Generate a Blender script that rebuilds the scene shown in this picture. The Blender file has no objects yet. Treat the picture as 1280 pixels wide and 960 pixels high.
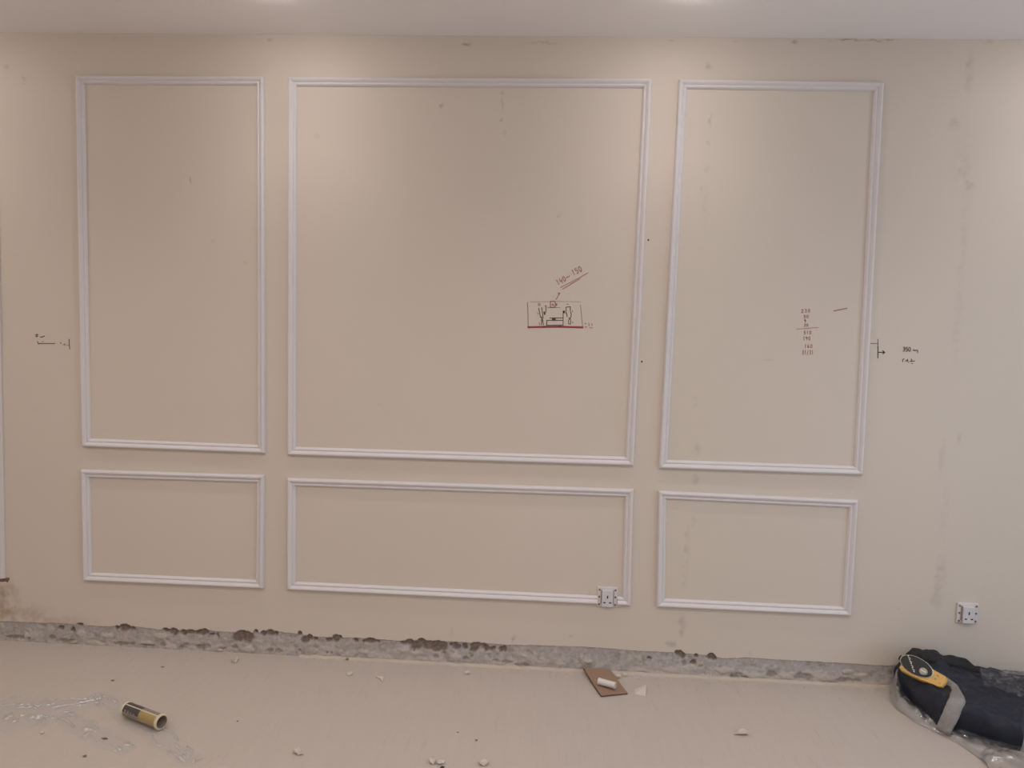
import bpy, bmesh, math, random
from mathutils import Vector, Matrix, noise
random.seed(7)
C = bpy.context.scene.collection
scene = bpy.context.scene

# ------------------------------------------------------------------ camera
CAM = Vector((0.0, -3.2866, 1.5126))
YAW, PITCH, ROLL, FPX = 0.0546, -0.0785, 0.0275, 962.0
_r = Vector((math.cos(YAW), math.sin(YAW), 0))
_f = Vector((-math.sin(YAW)*math.cos(PITCH), math.cos(YAW)*math.cos(PITCH), math.sin(PITCH)))
_u = _r.cross(_f)
RIGHT = math.cos(ROLL)*_r + math.sin(ROLL)*_u
UP = -math.sin(ROLL)*_r + math.cos(ROLL)*_u
FWD = _f
cd = bpy.data.cameras.new('camera')
cam = bpy.data.objects.new('camera', cd); C.objects.link(cam)
cd.sensor_fit = 'HORIZONTAL'; cd.sensor_width = 36.0; cd.lens = 36.0*FPX/1280.0
cd.clip_start = 0.05
M = Matrix((RIGHT, UP, -FWD)).transposed().to_4x4(); M.translation = CAM
cam.matrix_world = M
scene.camera = cam

# ------------------------------------------------------------------ exposure, world, daylight
vs = scene.view_settings
scene.display_settings.display_device = 'sRGB'
vs.view_transform = 'Standard'; vs.look = 'None'; vs.gamma = 1.0; vs.use_curve_mapping = False
vs.exposure = -0.20
w = bpy.data.worlds.new('daylight'); scene.world = w; w.use_nodes = True
wb = w.node_tree.nodes['Background']
wb.inputs[0].default_value = (0.72, 0.84, 1.0, 1); wb.inputs[1].default_value = 0.5
H = 2.70                                            # room height
LX, RX, RY = -3.05, 3.05, -5.0                      # left wall, right wall, rear wall
al = bpy.data.lights.new('window_daylight', 'AREA'); al.shape = 'RECTANGLE'
al.size, al.size_y = 2.0, 2.0; al.energy = 25; al.color = (0.58, 0.79, 1.0)
ao = bpy.data.objects.new('window_daylight', al); C.objects.link(ao)
ao.location = (RX+0.17, -1.95, 1.20); ao.rotation_euler = (0, math.radians(90), 0)
LAMP_W, LAMP_FRONT, LAMP_COL = 29.0, 10.5, (1.0, 0.955, 0.90)

# ------------------------------------------------------------------ helpers
def ray(u, v):
    return (RIGHT*((u-640)/FPX) + UP*((480-v)/FPX) + FWD)
def wall_pt(u, v, y=0.0):
    d = ray(u, v); return CAM + d*((y-CAM.y)/d.y)
def floor_pt(u, v, z=0.0):
    d = ray(u, v); return CAM + d*((z-CAM.z)/d.z)

def link(o, parent=None):
    C.objects.link(o)
    if parent: o.parent = parent
    return o
def tag(o, label=None, cat=None, group=None, kind=None):
    if label: o['label'] = label
    if cat: o['category'] = cat
    if group: o['group'] = group
    if kind: o['kind'] = kind
    return o
def empty(name, loc, **k):
    o = bpy.data.objects.new(name, None); o.empty_display_size = 0.05
    C.objects.link(o); o.location = loc
    o['base'] = 1; del o['base']
    return tag(o, **k)
def mesh_obj(name, verts, faces, mat, parent=None, smooth=False, solid=0.0, sub=0, colors=None, up=False):
    me = bpy.data.meshes.new(name)
    base = Vector((0, 0, 0))
    if parent: base = Vector(parent.get('_b', (0, 0, 0)))
    me.from_pydata([tuple(Vector(v)-base) for v in verts], [], faces); me.update()
    bm = bmesh.new(); bm.from_mesh(me); bmesh.ops.recalc_face_normals(bm, faces=bm.faces)
    if up and sum(q.normal.z*q.calc_area() for q in bm.faces) < 0: bmesh.ops.reverse_faces(bm, faces=bm.faces)
    bm.to_mesh(me); bm.free()
    if smooth:
        for p in me.polygons: p.use_smooth = True
    me.materials.append(mat)
    o = bpy.data.objects.new(name, me); link(o, parent)
    if colors is not None:
        a = me.color_attributes.new('tone', 'FLOAT_COLOR', 'POINT')
        flat = []
        for c in colors: flat += [c[0], c[1], c[2], 1.0]
        a.data.foreach_set('color', flat)
    if solid:
        m = o.modifiers.new('thickness', 'SOLIDIFY'); m.thickness = solid; m.offset = 0
    if sub:
        m = o.modifiers.new('smooth', 'SUBSURF'); m.levels = sub; m.render_levels = sub
    return o
def root(name, loc, **k):
    o = empty(name, loc, **k); o['_b'] = tuple(loc); return o
def box_vf(x0, x1, y0, y1, z0, z1):
    v = [(x0,y0,z0),(x1,y0,z0),(x1,y1,z0),(x0,y1,z0),(x0,y0,z1),(x1,y0,z1),(x1,y1,z1),(x0,y1,z1)]
    f = [(0,3,2,1),(4,5,6,7),(0,1,5,4),(1,2,6,5),(2,3,7,6),(3,0,4,7)]
    return v, f
def box(name, dims, mat, parent=None, bevel=0.0):
    v, f = box_vf(*dims); o = mesh_obj(name, v, f, mat, parent)
    if bevel:
        m = o.modifiers.new('bevel', 'BEVEL'); m.width = bevel; m.segments = 2
    return o
def frame_axes(d):
    d = Vector(d).normalized(); a = Vector((0,0,1)) if abs(d.z) < .9 else Vector((1,0,0))
    s = d.cross(a).normalized(); return d, s, s.cross(d)
def lathe(prof, origin, axis, n=32):               # prof: (distance along axis, radius)
    d, s, t = frame_axes(axis); origin = Vector(origin); v, f = [], []
    for (h, r) in prof:
        for k in range(n):
            a = 2*math.pi*k/n; v.append(origin + d*h + (s*math.cos(a)+t*math.sin(a))*r)
    for i in range(len(prof)-1):
        for k in range(n):
            k2 = (k+1) % n; f.append((i*n+k, i*n+k2, (i+1)*n+k2, (i+1)*n+k))
    return v, f
def tube_vf(pts, rad, n=10):
    v, f = [], []; pts = [Vector(p) for p in pts]
    for i, p in enumerate(pts):
        d = (pts[min(i+1, len(pts)-1)] - pts[max(i-1, 0)])
        _, s, t = frame_axes(d); r = rad[i] if isinstance(rad, (list, tuple)) else rad
        for k in range(n):
            a = 2*math.pi*k/n; v.append(p + (s*math.cos(a)+t*math.sin(a))*r)
    for i in range(len(pts)-1):
        for k in range(n):
            k2 = (k+1) % n; f.append((i*n+k, i*n+k2, (i+1)*n+k2, (i+1)*n+k))
    f.append(tuple(range(n))); f.append(tuple((len(pts)-1)*n+k for k in range(n)))
    return v, f
def grid_faces(nu, nv, off=0):
    return [(off+i*nv+j, off+i*nv+j+1, off+(i+1)*nv+j+1, off+(i+1)*nv+j) for i in range(nu-1) for j in range(nv-1)]
def fbm(x, y, z=0.0, o=4):
    return noise.fractal(Vector((x, y, z)), 1.0, 2.0, o)
def sstep(a, b, x):
    t = max(0.0, min(1.0, (x-a)/(b-a))); return t*t*(3-2*t)

# ------------------------------------------------------------------ materials
def material(name, c1, c2=None, scale=8.0, rough=0.6, bump=0.0, bscale=None, stretch=(1,1,1), metal=0.0, spec=0.5, emit=None):
    m = bpy.data.materials.new(name); m.use_nodes = True; nt = m.node_tree
    b = nt.nodes['Principled BSDF']; b.inputs['Roughness'].default_value = rough
    b.inputs['Metallic'].default_value = metal; b.inputs['Specular IOR Level'].default_value = spec
    tc = nt.nodes.new('ShaderNodeTexCoord'); mp = nt.nodes.new('ShaderNodeMapping')
    mp.inputs['Scale'].default_value = stretch; nt.links.new(tc.outputs['Object'], mp.inputs[0])
    n = nt.nodes.new('ShaderNodeTexNoise'); n.inputs['Scale'].default_value = scale; n.inputs['Detail'].default_value = 5
    nt.links.new(mp.outputs[0], n.inputs['Vector'])
    mx = nt.nodes.new('ShaderNodeMix'); mx.data_type = 'RGBA'
    mx.inputs[6].default_value = (*c1, 1); mx.inputs[7].default_value = (*(c2 or [x*.92 for x in c1]), 1)
    nt.links.new(n.outputs['Fac'], mx.inputs[0]); nt.links.new(mx.outputs[2], b.inputs['Base Color'])
    if bump:
        n2 = nt.nodes.new('ShaderNodeTexNoise'); n2.inputs['Scale'].default_value = bscale or scale*4
        n2.inputs['Detail'].default_value = 4; nt.links.new(mp.outputs[0], n2.inputs['Vector'])
        bp = nt.nodes.new('ShaderNodeBump'); bp.inputs['Strength'].default_value = bump; bp.inputs['Distance'].default_value = 0.004
        nt.links.new(n2.outputs['Fac'], bp.inputs['Height']); nt.links.new(bp.outputs[0], b.inputs['Normal'])
    if emit:
        b.inputs['Emission Color'].default_value = (*emit[0], 1); b.inputs['Emission Strength'].default_value = emit[1]
    return m

WALL_A, WALL_B = (0.65, 0.570, 0.50), (0.635, 0.555, 0.485)
M_ceil = material('ceiling_paint', (0.90, 0.865, 0.855), (0.885, 0.85, 0.84), 3, 0.8, 0.05)
M_sidewall = material('side_wall_paint', WALL_A, WALL_B, 3, 0.6)
M_white = material('white_moulding_paint', (0.70, 0.66, 0.67), (0.675, 0.635, 0.645), 9, 0.5, 0.03)
M_trim = material('white_casing_paint', (0.66, 0.62, 0.60), None, 9, 0.5)
M_socket = material('white_socket_plastic', (0.70, 0.66, 0.66), None, 20, 0.35)
M_socket2 = material('pale_module_plastic', (0.66, 0.63, 0.65), None, 20, 0.3)
M_dark = material('dark_slot', (0.035, 0.03, 0.03), None, 30, 0.7)
M_screw = material('brass_screw', (0.22, 0.16, 0.13), None, 40, 0.4, metal=0.5)
M_red = material('red_ink', (0.40, 0.125, 0.115), (0.45, 0.19, 0.17), 60, 0.7)
M_redbold = material('dark_red_ink', (0.27, 0.032, 0.055), (0.32, 0.06, 0.08), 60, 0.7)
M_ink = material('black_ink', (0.045, 0.03, 0.025), (0.12, 0.09, 0.07), 60, 0.7)
M_pencil = material('pencil_lead', (0.26, 0.215, 0.19), (0.33, 0.28, 0.24), 60, 0.8)
M_nail = material('nail_hole', (0.05, 0.035, 0.03), None, 60, 0.8)
M_card = material('brown_cardboard', (0.34, 0.215, 0.15), (0.29, 0.18, 0.125), 14, 0.75, 0.15, 90, (1, 8, 1))
M_cardedge = material('dark_card_edge', (0.10, 0.06, 0.05), None, 40, 0.9)
M_whiteplastic = material('white_conduit_plastic', (0.72, 0.68, 0.66), None, 20, 0.35)
M_chip = material('cream_plaster_chip', (0.66, 0.58, 0.50), (0.58, 0.50, 0.43), 50, 0.85, 0.3, 200)
M_chipwhite = material('white_paint_flake', (0.68, 0.61, 0.56), (0.57, 0.50, 0.45), 60, 0.7, 0.2, 200)
M_chipdark = material('brown_rubble', (0.26, 0.195, 0.155), (0.18, 0.13, 0.105), 60, 0.9, 0.3, 200)
M_mortar = material('cream_mortar', (0.60, 0.51, 0.43), (0.48, 0.41, 0.35), 25, 0.9, 0.3, 150)
M_bag = material('black_nylon', (0.012, 0.0145, 0.025), (0.018, 0.022, 0.038), 30, 0.5, 0.35, 500, spec=0.35)
M_bagblack = material('black_canvas', (0.012, 0.011, 0.012), (0.019, 0.017, 0.017), 25, 0.65, 0.3, 420, spec=0.35)
M_strap = material('grey_webbing', (0.34, 0.315, 0.30), (0.20, 0.185, 0.185), 70, 0.4, 0.6, 200)
M_yellow = material('yellow_meter_case', (0.70, 0.42, 0.115), (0.64, 0.375, 0.095), 30, 0.4)
M_face = material('black_meter_face', (0.018, 0.016, 0.016), None, 30, 0.25)
M_rim = material('pale_meter_rim', (0.55, 0.52, 0.42), None, 30, 0.4)
M_dial = material('grey_green_dial', (0.42, 0.44, 0.36), (0.30, 0.32, 0.26), 80, 0.4)
M_mark = material('white_print', (0.62, 0.61, 0.57), None, 30, 0.6)
M_cream = material('cream_card_rim', (0.68, 0.59, 0.42), (0.60, 0.52, 0.37), 50, 0.7)
M_tubein = material('grey_card_inside', (0.30, 0.24, 0.20), (0.36, 0.29, 0.24), 40, 0.9)
M_labeldark = material('dark_tube_label', (0.055, 0.042, 0.045), (0.09, 0.07, 0.07), 50, 0.35)
M_labelgold = material('gold_tube_label', (0.36, 0.255, 0.105), (0.40, 0.29, 0.13), 40, 0.35)
M_labelgrey = material('pale_label_print', (0.40, 0.34, 0.31), (0.12, 0.09, 0.09), 140, 0.45)
M_rust = material('torn_brown_edge', (0.19, 0.105, 0.075), (0.30, 0.20, 0.15), 60, 0.9, 0.3, 200)
M_ring = material('white_lamp_ring', (0.80, 0.78, 0.75), None, 20, 0.4)
M_glow = material('lamp_diffuser', (0.9, 0.88, 0.85), None, 20, 0.4, emit=((1.0, 0.95, 0.90), 155.0))

def film_material(name, lo=0.05, hi=0.6, tint=(0.86, 0.86, 0.87), spec=1.0):
    m = bpy.data.materials.new(name); m.use_nodes = True; nt = m.node_tree; nt.nodes.clear()
    N_ = nt.nodes.new; L = nt.links
    out = N_('ShaderNodeOutputMaterial')
    tr = N_('ShaderNodeBsdfTransparent'); tr.inputs[0].default_value = (1, 0.995, 0.99, 1)
    di = N_('ShaderNodeBsdfDiffuse'); di.inputs[0].default_value = (*tint, 1)
    gl = N_('ShaderNodeBsdfGlossy'); gl.inputs['Roughness'].default_value = 0.12
    tc = N_('ShaderNodeTexCoord')
    n = N_('ShaderNodeTexNoise'); n.inputs['Scale'].default_value = 34; n.inputs['Detail'].default_value = 4
    L.new(tc.outputs['Object'], n.inputs['Vector'])
    bp = N_('ShaderNodeBump'); bp.inputs['Strength'].default_value = 0.5; bp.inputs['Distance'].default_value = 0.006
    L.new(n.outputs['Fac'], bp.inputs['Height']); L.new(bp.outputs[0], gl.inputs['Normal'])
    ge = N_('ShaderNodeNewGeometry'); sp = N_('ShaderNodeSeparateXYZ'); L.new(ge.outputs['Normal'], sp.inputs[0])
    ab = N_('ShaderNodeMath'); ab.operation = 'ABSOLUTE'; L.new(sp.outputs['Z'], ab.inputs[0])   # creased film scatters, flat film is clear
    mr = N_('ShaderNodeMapRange'); mr.inputs['From Min'].default_value = 0.97; mr.inputs['From Max'].default_value = 0.55
    mr.inputs['To Min'].default_value = lo; mr.inputs['To Max'].default_value = hi
    L.new(ab.outputs[0], mr.inputs['Value'])
    ms = N_('ShaderNodeMapRange'); ms.inputs['From Min'].default_value = 0.97; ms.inputs['From Max'].default_value = 0.7
    ms.inputs['To Min'].default_value = spec*.18; ms.inputs['To Max'].default_value = spec
    L.new(ab.outputs[0], ms.inputs['Value'])
    m1 = N_('ShaderNodeMixShader'); L.new(mr.outputs[0], m1.inputs[0]); L.new(tr.outputs[0], m1.inputs[1]); L.new(di.outputs[0], m1.inputs[2])
    fr = N_('ShaderNodeFresnel'); fr.inputs['IOR'].default_value = 1.7; L.new(bp.outputs[0], fr.inputs['Normal'])
    mu = N_('ShaderNodeMath'); mu.operation = 'MULTIPLY'; L.new(ms.outputs[0], mu.inputs[1]); mu.use_clamp = True; L.new(fr.outputs[0], mu.inputs[0])
    m2 = N_('ShaderNodeMixShader'); L.new(mu.outputs[0], m2.inputs[0]); L.new(m1.outputs[0], m2.inputs[1]); L.new(gl.outputs[0], m2.inputs[2])
    L.new(m2.outputs[0], out.inputs[0]); return m
M_film = film_material('clear_plastic_film', 0.14, 0.56)
M_film3 = film_material('thin_clear_plastic', 0.015, 0.16, spec=.6)
M_film2 = film_material('clear_plastic_wrap', 0.06, 0.27, spec=3.2)

def attr_material(name, rough=0.9, bump=0.5):
    m = material(name, (1, 1, 1), (0.86, 0.86, 0.86), 120, rough, bump, 260)
    nt = m.node_tree; b = nt.nodes['Principled BSDF']
    a = nt.nodes.new('ShaderNodeAttribute'); a.attribute_name = 'tone'
    old = b.inputs['Base Color'].links[0].from_socket
    mu = nt.nodes.new('ShaderNodeMix'); mu.data_type = 'RGBA'; mu.blend_type = 'MULTIPLY'; mu.inputs[0].default_value = 1
    nt.links.new(a.outputs['Color'], mu.inputs[6]); nt.links.new(old, mu.inputs[7]); nt.links.new(mu.outputs[2], b.inputs['Base Color'])
    return m
M_strip = attr_material('bare_plaster_strip')

# wall paint with its own smudges, seams and stains
def wall_material():
    m = material('cream_wall_paint', WALL_A, WALL_B, 2.2, 0.62, 0.06, 7)
    nt = m.node_tree; b = nt.nodes['Principled BSDF']; L = nt.links
    tc = nt.nodes.new('ShaderNodeTexCoord')
    nz = nt.nodes.new('ShaderNodeTexNoise'); nz.inputs['Scale'].default_value = 26; nz.inputs['Detail'].default_value = 6
    L.new(tc.outputs['Object'], nz.inputs['Vector'])
    warp = nt.nodes.new('ShaderNodeVectorMath'); warp.operation = 'MULTIPLY_ADD'
    L.new(nz.outputs['Color'], warp.inputs[0]); warp.inputs[1].default_value = (0.05, 0, 0.05)
    L.new(tc.outputs['Object'], warp.inputs[2])
    nf = nt.nodes.new('ShaderNodeMapRange'); nf.inputs['From Min'].default_value = 0.38; nf.inputs['From Max'].default_value = 0.62
    nf.inputs['To Min'].default_value = 0.15; nf.inputs['To Max'].default_value = 1.0
    L.new(nz.outputs['Fac'], nf.inputs['Value'])
    def spots(lst):
        acc = None
        for (u, v, ru, rv, s) in lst:
            p = wall_pt(u, v); k = 0.0037
            su = nt.nodes.new('ShaderNodeVectorMath'); su.operation = 'SUBTRACT'
            L.new(warp.outputs[0], su.inputs[0]); su.inputs[1].default_value = (p.x+0.025, 0, p.z+0.025)
            ml = nt.nodes.new('ShaderNodeVectorMath'); ml.operation = 'MULTIPLY'
            L.new(su.outputs[0], ml.inputs[0]); ml.inputs[1].default_value = (1/(ru*k), 0, 1/(rv*k))
            ln = nt.nodes.new('ShaderNodeVectorMath'); ln.operation = 'LENGTH'; L.new(ml.outputs[0], ln.inputs[0])
            mr = nt.nodes.new('ShaderNodeMapRange'); mr.interpolation_type = 'SMOOTHSTEP'
            mr.inputs['From Min'].default_value = 1.15; mr.inputs['From Max'].default_value = 0.25
            mr.inputs['To Min'].default_value = 0; mr.inputs['To Max'].default_value = s
            L.new(ln.outputs['Value'], mr.inputs['Value'])
            if acc is None: acc = mr.outputs[0]
            else:
                ad = nt.nodes.new('ShaderNodeMath'); ad.operation = 'ADD'; ad.use_clamp = True
                L.new(acc, ad.inputs[0]); L.new(mr.outputs[0], ad.inputs[1]); acc = ad.outputs[0]
        mu = nt.nodes.new('ShaderNodeMath'); mu.operation = 'MULTIPLY'
        L.new(acc, mu.inputs[0]); L.new(nf.outputs[0], mu.inputs[1]); return mu.outputs[0]
    grey = spots([(1192,155,9,9,.42),(1212,90,6,30,.4),(1206,210,8,14,.35),(1211,232,9,5,.4),(1205,300,6,60,.16),(1198,400,7,60,.15),
        (1199,548,4,8,.35),(1178,570,5,26,.2),(1182,640,5,40,.15),(1176,720,8,32,.34),(1172,750,9,14,.3),(1122,762,3,2,.45),
        (553,131,2.5,3,.7),(628,132,2.5,9,.6),(627,150,2.5,3,.7),(630,165,4,4,.55),(629,116,3,4,.4),(699,267,4,4,.6),(397,171,4,4,.25),(403,158,3,3,.2),
        (888,152,2.5,10,.45),(886,180,3,4,.35),(884,212,3,6,.3),(880,240,3.5,10,.4),(882,262,3.5,26,.22),(868,503,5,8,.35),(870,562,7,9,.45),(869,598,7,10,.4),(866,650,5,9,.3),
        (859,675,4,26,.34),(857,710,4,30,.28),(853,780,7,14,.4),(852,792,4,5,.45),(840,806,8,7,.75),(886,82,5,6,.55),(475,507,6,3,.25),
        (8,82,5,4,.5),(30,96,3,6,.5),(30,104,4,2,.55),(6,97,5,2,.4),(44,512,4,3,.25),(1110,160,5,5,.12),(239,227,1.4,7,.65),(266,300,5,3,.28),(307,328,4,3,.32),
        (705,758,5,5,.0),(737,740,4,3,.3),(565,789,2,8,.25),(760,520,40,30,.03),(961,450,12,1.2,.28),(714,796,2,3,.5),(938,815,2,6,.25)])
    brown = spots([(-6,752,36,30,.62),(28,768,50,18,.5),(12,738,18,12,.42),(85,776,50,9,.35),(583,55,8,3,.9),(642,797,3.5,7,.85),(235,39,3,2,1),(246,42,3,2,1),(30,39,4,2,.9),(338,50,4,2.5,.6),
        (143,48,4,3,.3),(839,50,5,2,.6),(920,51,4,2,.4),(993,52,6,2,.7),(1027,50,4,2,.9),(1060,50,22,1.6,1.0),(1100,50,22,1.6,1.0),(1235,52,8,2,.4),(680,54,30,1.8,.3),(740,386,5,60,.0),(1207,205,18,60,.10)])
    base = b.inputs['Base Color'].links[0].from_socket
    for fac, col in ((grey, (0.38, 0.32, 0.28, 1)), (brown, (0.40, 0.285, 0.20, 1))):
        mx = nt.nodes.new('ShaderNodeMix'); mx.data_type = 'RGBA'
        L.new(fac, mx.inputs[0]); L.new(base, mx.inputs[6]); mx.inputs[7].default_value = col; base = mx.outputs[2]
    L.new(base, b.inputs['Base Color']); return m
M_wall = wall_material()

def floor_material():
    m = material('beige_vinyl', (0.50, 0.43, 0.39), (0.545, 0.47, 0.425), 6, 0.46, 0.06, 60, (6, 0.7, 1), spec=0.4)
    nt = m.node_tree; b = nt.nodes['Principled BSDF']; L = nt.links
    tc = nt.nodes.new('ShaderNodeTexCoord'); mp = nt.nodes.new('ShaderNodeMapping'); mp.inputs['Scale'].default_value = (26, 2.2, 1)
    L.new(tc.outputs['Object'], mp.inputs[0])
    n = nt.nodes.new('ShaderNodeTexNoise'); n.inputs['Scale'].default_value = 2.5; n.inputs['Detail'].default_value = 7; n.inputs['Roughness'].default_value = .65
    L.new(mp.outputs[0], n.inputs['Vector'])
    r = nt.nodes.new('ShaderNodeMapRange'); r.inputs['From Min'].default_value = .58; r.inputs['From Max'].default_value = .78
    r.inputs['To Min'].default_value = 0; r.inputs['To Max'].default_value = .8; L.new(n.outputs['Fac'], r.inputs['Value'])
    base = b.inputs['Base Color'].links[0].from_socket
    mx = nt.nodes.new('ShaderNodeMix'); mx.data_type = 'RGBA'; L.new(r.outputs[0], mx.inputs[0]); L.new(base, mx.inputs[6])
    mx.inputs[7].default_value = (0.42, 0.355, 0.315, 1); L.new(mx.outputs[2], b.inputs['Base Color'])
    return m
M_floor = floor_material()

# ------------------------------------------------------------------ the room
def struct(o, label, cat): return tag(o, label, cat, kind='structure')
fl = box('floor', (LX-.2, RX+.2, RY-.2, 0.25, -0.1, 0.0), M_floor)
struct(fl, 'pale beige floor with faint lengthwise grain, dusty from the work', 'floor')
ce = box('ceiling', (LX-.2, RX+.2, RY-.2, 0.25, H, H+0.1), M_ceil)
struct(ce, 'plain off-white ceiling above the cream wall', 'ceiling')

# top edge of the bare strip, read off as points along the wall
TOP = [(-40,775),(0,776),(40,778),(75,779),(100,781),(130,783),(160,782),(200,787),(240,787.5),(262,788),(290,790),(330,790.5),(345,789),(400,796),(430,796.5),
       (462,798),(500,801),(520,800),(560,801.5),(600,804),(640,806),(690,807),(740,809),(790,813),(850,816),(885,819),(905,823),(935,822),(1000,826),(1060,829),(1100,832),(1150,831.5),(1230,836),(1290,840)]
TOPW = [(LX, wall_pt(-40, 775).z)] + [(wall_pt(*p).x, wall_pt(*p).z) for p in TOP] + [(RX, 0.098)]
def edge_z(x):
    for (a, za), (b2, zb) in zip(TOPW, TOPW[1:]):
        if a <= x <= b2: return za + (zb-za)*(x-a)/(b2-a)
    return 0.1
def P(u, v): p = wall_pt(u, v); return p.x, p.z
PITS_SHADOWS = [(156,785,8,5),(166,786,3,3),(146,785,3,3),(207,788,5,3),(217,790,6,5),(229,791,5,4),(238,790,6,3),(251,791,5,4),(256,790,5,4),(264,793,4,1.6),(272,794,2,3),
 (152,805,14,2.4),(165,805,4,2),(184,807,10,1.8),(203,806,4,2.5),(228,809.5,5,2),(232,806,4,2),(252,809,8,3.5),(259,808,5,3),(277,811,5,2),(293,809,4,2),  # these thin low entries paint brown shadows along the strip's left foot
 (255,790,6,3),(247,791,4,2.5),(297,797,8,6),(309,797,8,8),(303,793,9,5),(320,789,3,2),(330,792,5,3.5),(338,791,6,4),(345,792,3,3),(375,791.5,3,2.5),
 (381,800,6,5),(387,797,4,4),(394,798.5,3,2),(411,800,5,3),(420,798,5,5),(425,797,3,3),(348,814,6,2.5),(337,813,5,2),(374,813,2.5,1.5),(408,816,2,1.5),(414,816,2,1.5),(434,823.5,4,2.2),
 (445,801,3.5,3),(463,801,8,3.5),(456,802,4,2),(471,802,4,1.6),(505,804,6,2.5),(512,803,6,4),(520,807,8,6),(527,803,6,5),(536,807,10,6),(547,806,9,5),(553,808,7,6),(545,811,9,4),(518,811,7,4),
 (554,816.5,3,2),(545,821,4,3),(569,808,5,5),(565,806,3,2.5),(573,809,3,3),(581,808,4,4),(593,809,6,6),(598,806,5,3),(590,812,4,3),(605,808,4,4),(608,811,4,4),(615,811,5,3),(626,812,3,4),(631,811,3,4),
 (582,823,4,2.5),(589,820,3,3),(587,817,2.5,2),(620,826,5,2),(633,828,8,2),(647,831,4,2),(658,832,3,2.5),(849,817,5,4),(853,820,4,4),(846,816,3,3),(870,820,3,2.5),(889,821,5,4.5),(893,823,3,3),
 (855,829,3,4),(867,828,4,3.5),(876,833,3,2),(918,846,6,3),(930,847,5,3),(924,843,5,1.6),(965,843,7,4),(1000,846,9,4),(1010,847,6,4),(1056,850,9,3.2),(1070,851,7,2.2),
 (80,801,7,2),(88,801,5,1.5),(65,797,4,3),(15,797,10,2.5),(25,797,6,3),(90,787,3,4),(76,785,4,3),(100,780.5,5,1.6),(35,798,3,2),(812,823,3,2),(735,838,4,2)]
LUMPS = [(183,804,10,3),(240,810,5,2),(272,810,8,4.5),(215,810,7,4),(139,806,5,3),(122,805,8,3),(64,803,6,2),(92,803,5,2),(33,796,4,4),(455,815,8,3),(472,819,9,3),(485,822,6,2.4),
 (405,811,8,4),(640,831,8,2.2),(625,827,7,2.2),(614,832,5,3),(646,831,4,3),(702,831,7,2),(735,827,6,2),(860,835,18,4),(845,838,20,4),(905,838,14,4),(940,845,18,4),(985,845,14,5),(1030,848,14,4),
 (890,848,40,4),(1060,840,8,3),(1075,845,10,3),(1085,855,30,2.5),(820,842,14,3),(800,838,12,2),(570,822,7,4),(520,816,8,4),(505,812,8,4),(655,820,5,3),(310,812,10,4),(200,795,10,4),(135,795,8,4),(100,792,6,5)]
pit_shadow_w = [(P(u, v), ru*.0036, rv*.0036) for (u, v, ru, rv) in PITS_SHADOWS]
lumpw = [(P(u, v), ru*.0036, rv*.0036) for (u, v, ru, rv) in LUMPS]
BITES = [q for q in pit_shadow_w if q[0][1]+q[2] > edge_z(q[0][0])-.012]
def top_z(x):
    z = edge_z(x) + 0.0022*fbm(x*26, 3.1) + 0.0016*noise.noise(Vector((x*110, 1.7, 0)))
    for (c, rx, rz) in BITES:
        d = (x-c[0])/(rx*1.05)
        if abs(d) < 1: z = max(z, c[1]+(rz+.0035)*math.sqrt(1-d*d)*(1+.25*noise.noise(Vector((x*150, 4, 1)))))
    return z
# plaster sheet (front face y=0) over a core
N = 2400; xs = [LX + (RX-LX)*i/N for i in range(N+1)]
v, f = [], []
for x in xs:
    z = top_z(x); v += [(x, 0, H), (x, 0.0, z), (x, 0.012, z-0.001), (x, 0.012, H)]
for i in range(N):
    a = i*4; b4 = a+4
    for k in range(4): f.append((a+k, b4+k, b4+(k+1) % 4, a+(k+1) % 4))
cv, cf = box_vf(LX, RX, 0.03, 0.2, 0, H); o_ = len(v); v += cv; f += [tuple(o_+q for q in ff) for ff in cf]
wall = mesh_obj('wall_back', v, f, M_wall)
struct(wall, 'cream painted wall with six white panel frames and pen marks', 'wall')
wl = box('wall_left', (LX-.2, LX, RY-.2, 0.2, 0, H), M_sidewall); struct(wl, 'cream side wall on the left of the room', 'wall')
wr_ = box('wall_rear', (LX-.2, RX+.2, RY-.2, RY, 0, H), M_sidewall); struct(wr_, 'cream wall behind the camera', 'wall')
v, f = [], []
for d in ((RX, RX+.2, RY, -3.05, 0, H), (RX, RX+.2, -0.85, 0.2, 0, H), (RX, RX+.2, -3.05, -0.85, 2.3, H), (RX, RX+.2, -3.05, -0.85, 0, 0.1)):
    bv, bf = box_vf(*d); o_ = len(v); v += bv; f += [tuple(o_+q for q in ff) for ff in bf]
wrt = mesh_obj('wall_right', v, f, M_sidewall); struct(wrt, 'cream side wall on the right with a wide window opening', 'wall')
win = root('window_1', (RX+0.05, -1.95, 0.1)); struct(win, 'wide open window in the right side wall letting daylight in', 'window')
for d in ((RX+.03, RX+.08, -3.05, -3.0, .1, 2.3), (RX+.03, RX+.08, -0.9, -0.85, .1, 2.3), (RX+.03, RX+.08, -3.0, -0.9, 2.25, 2.3), (RX+.03, RX+.08, -3.0, -0.9, .1, .15)):
    box('window_frame', d, M_white, win)

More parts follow.
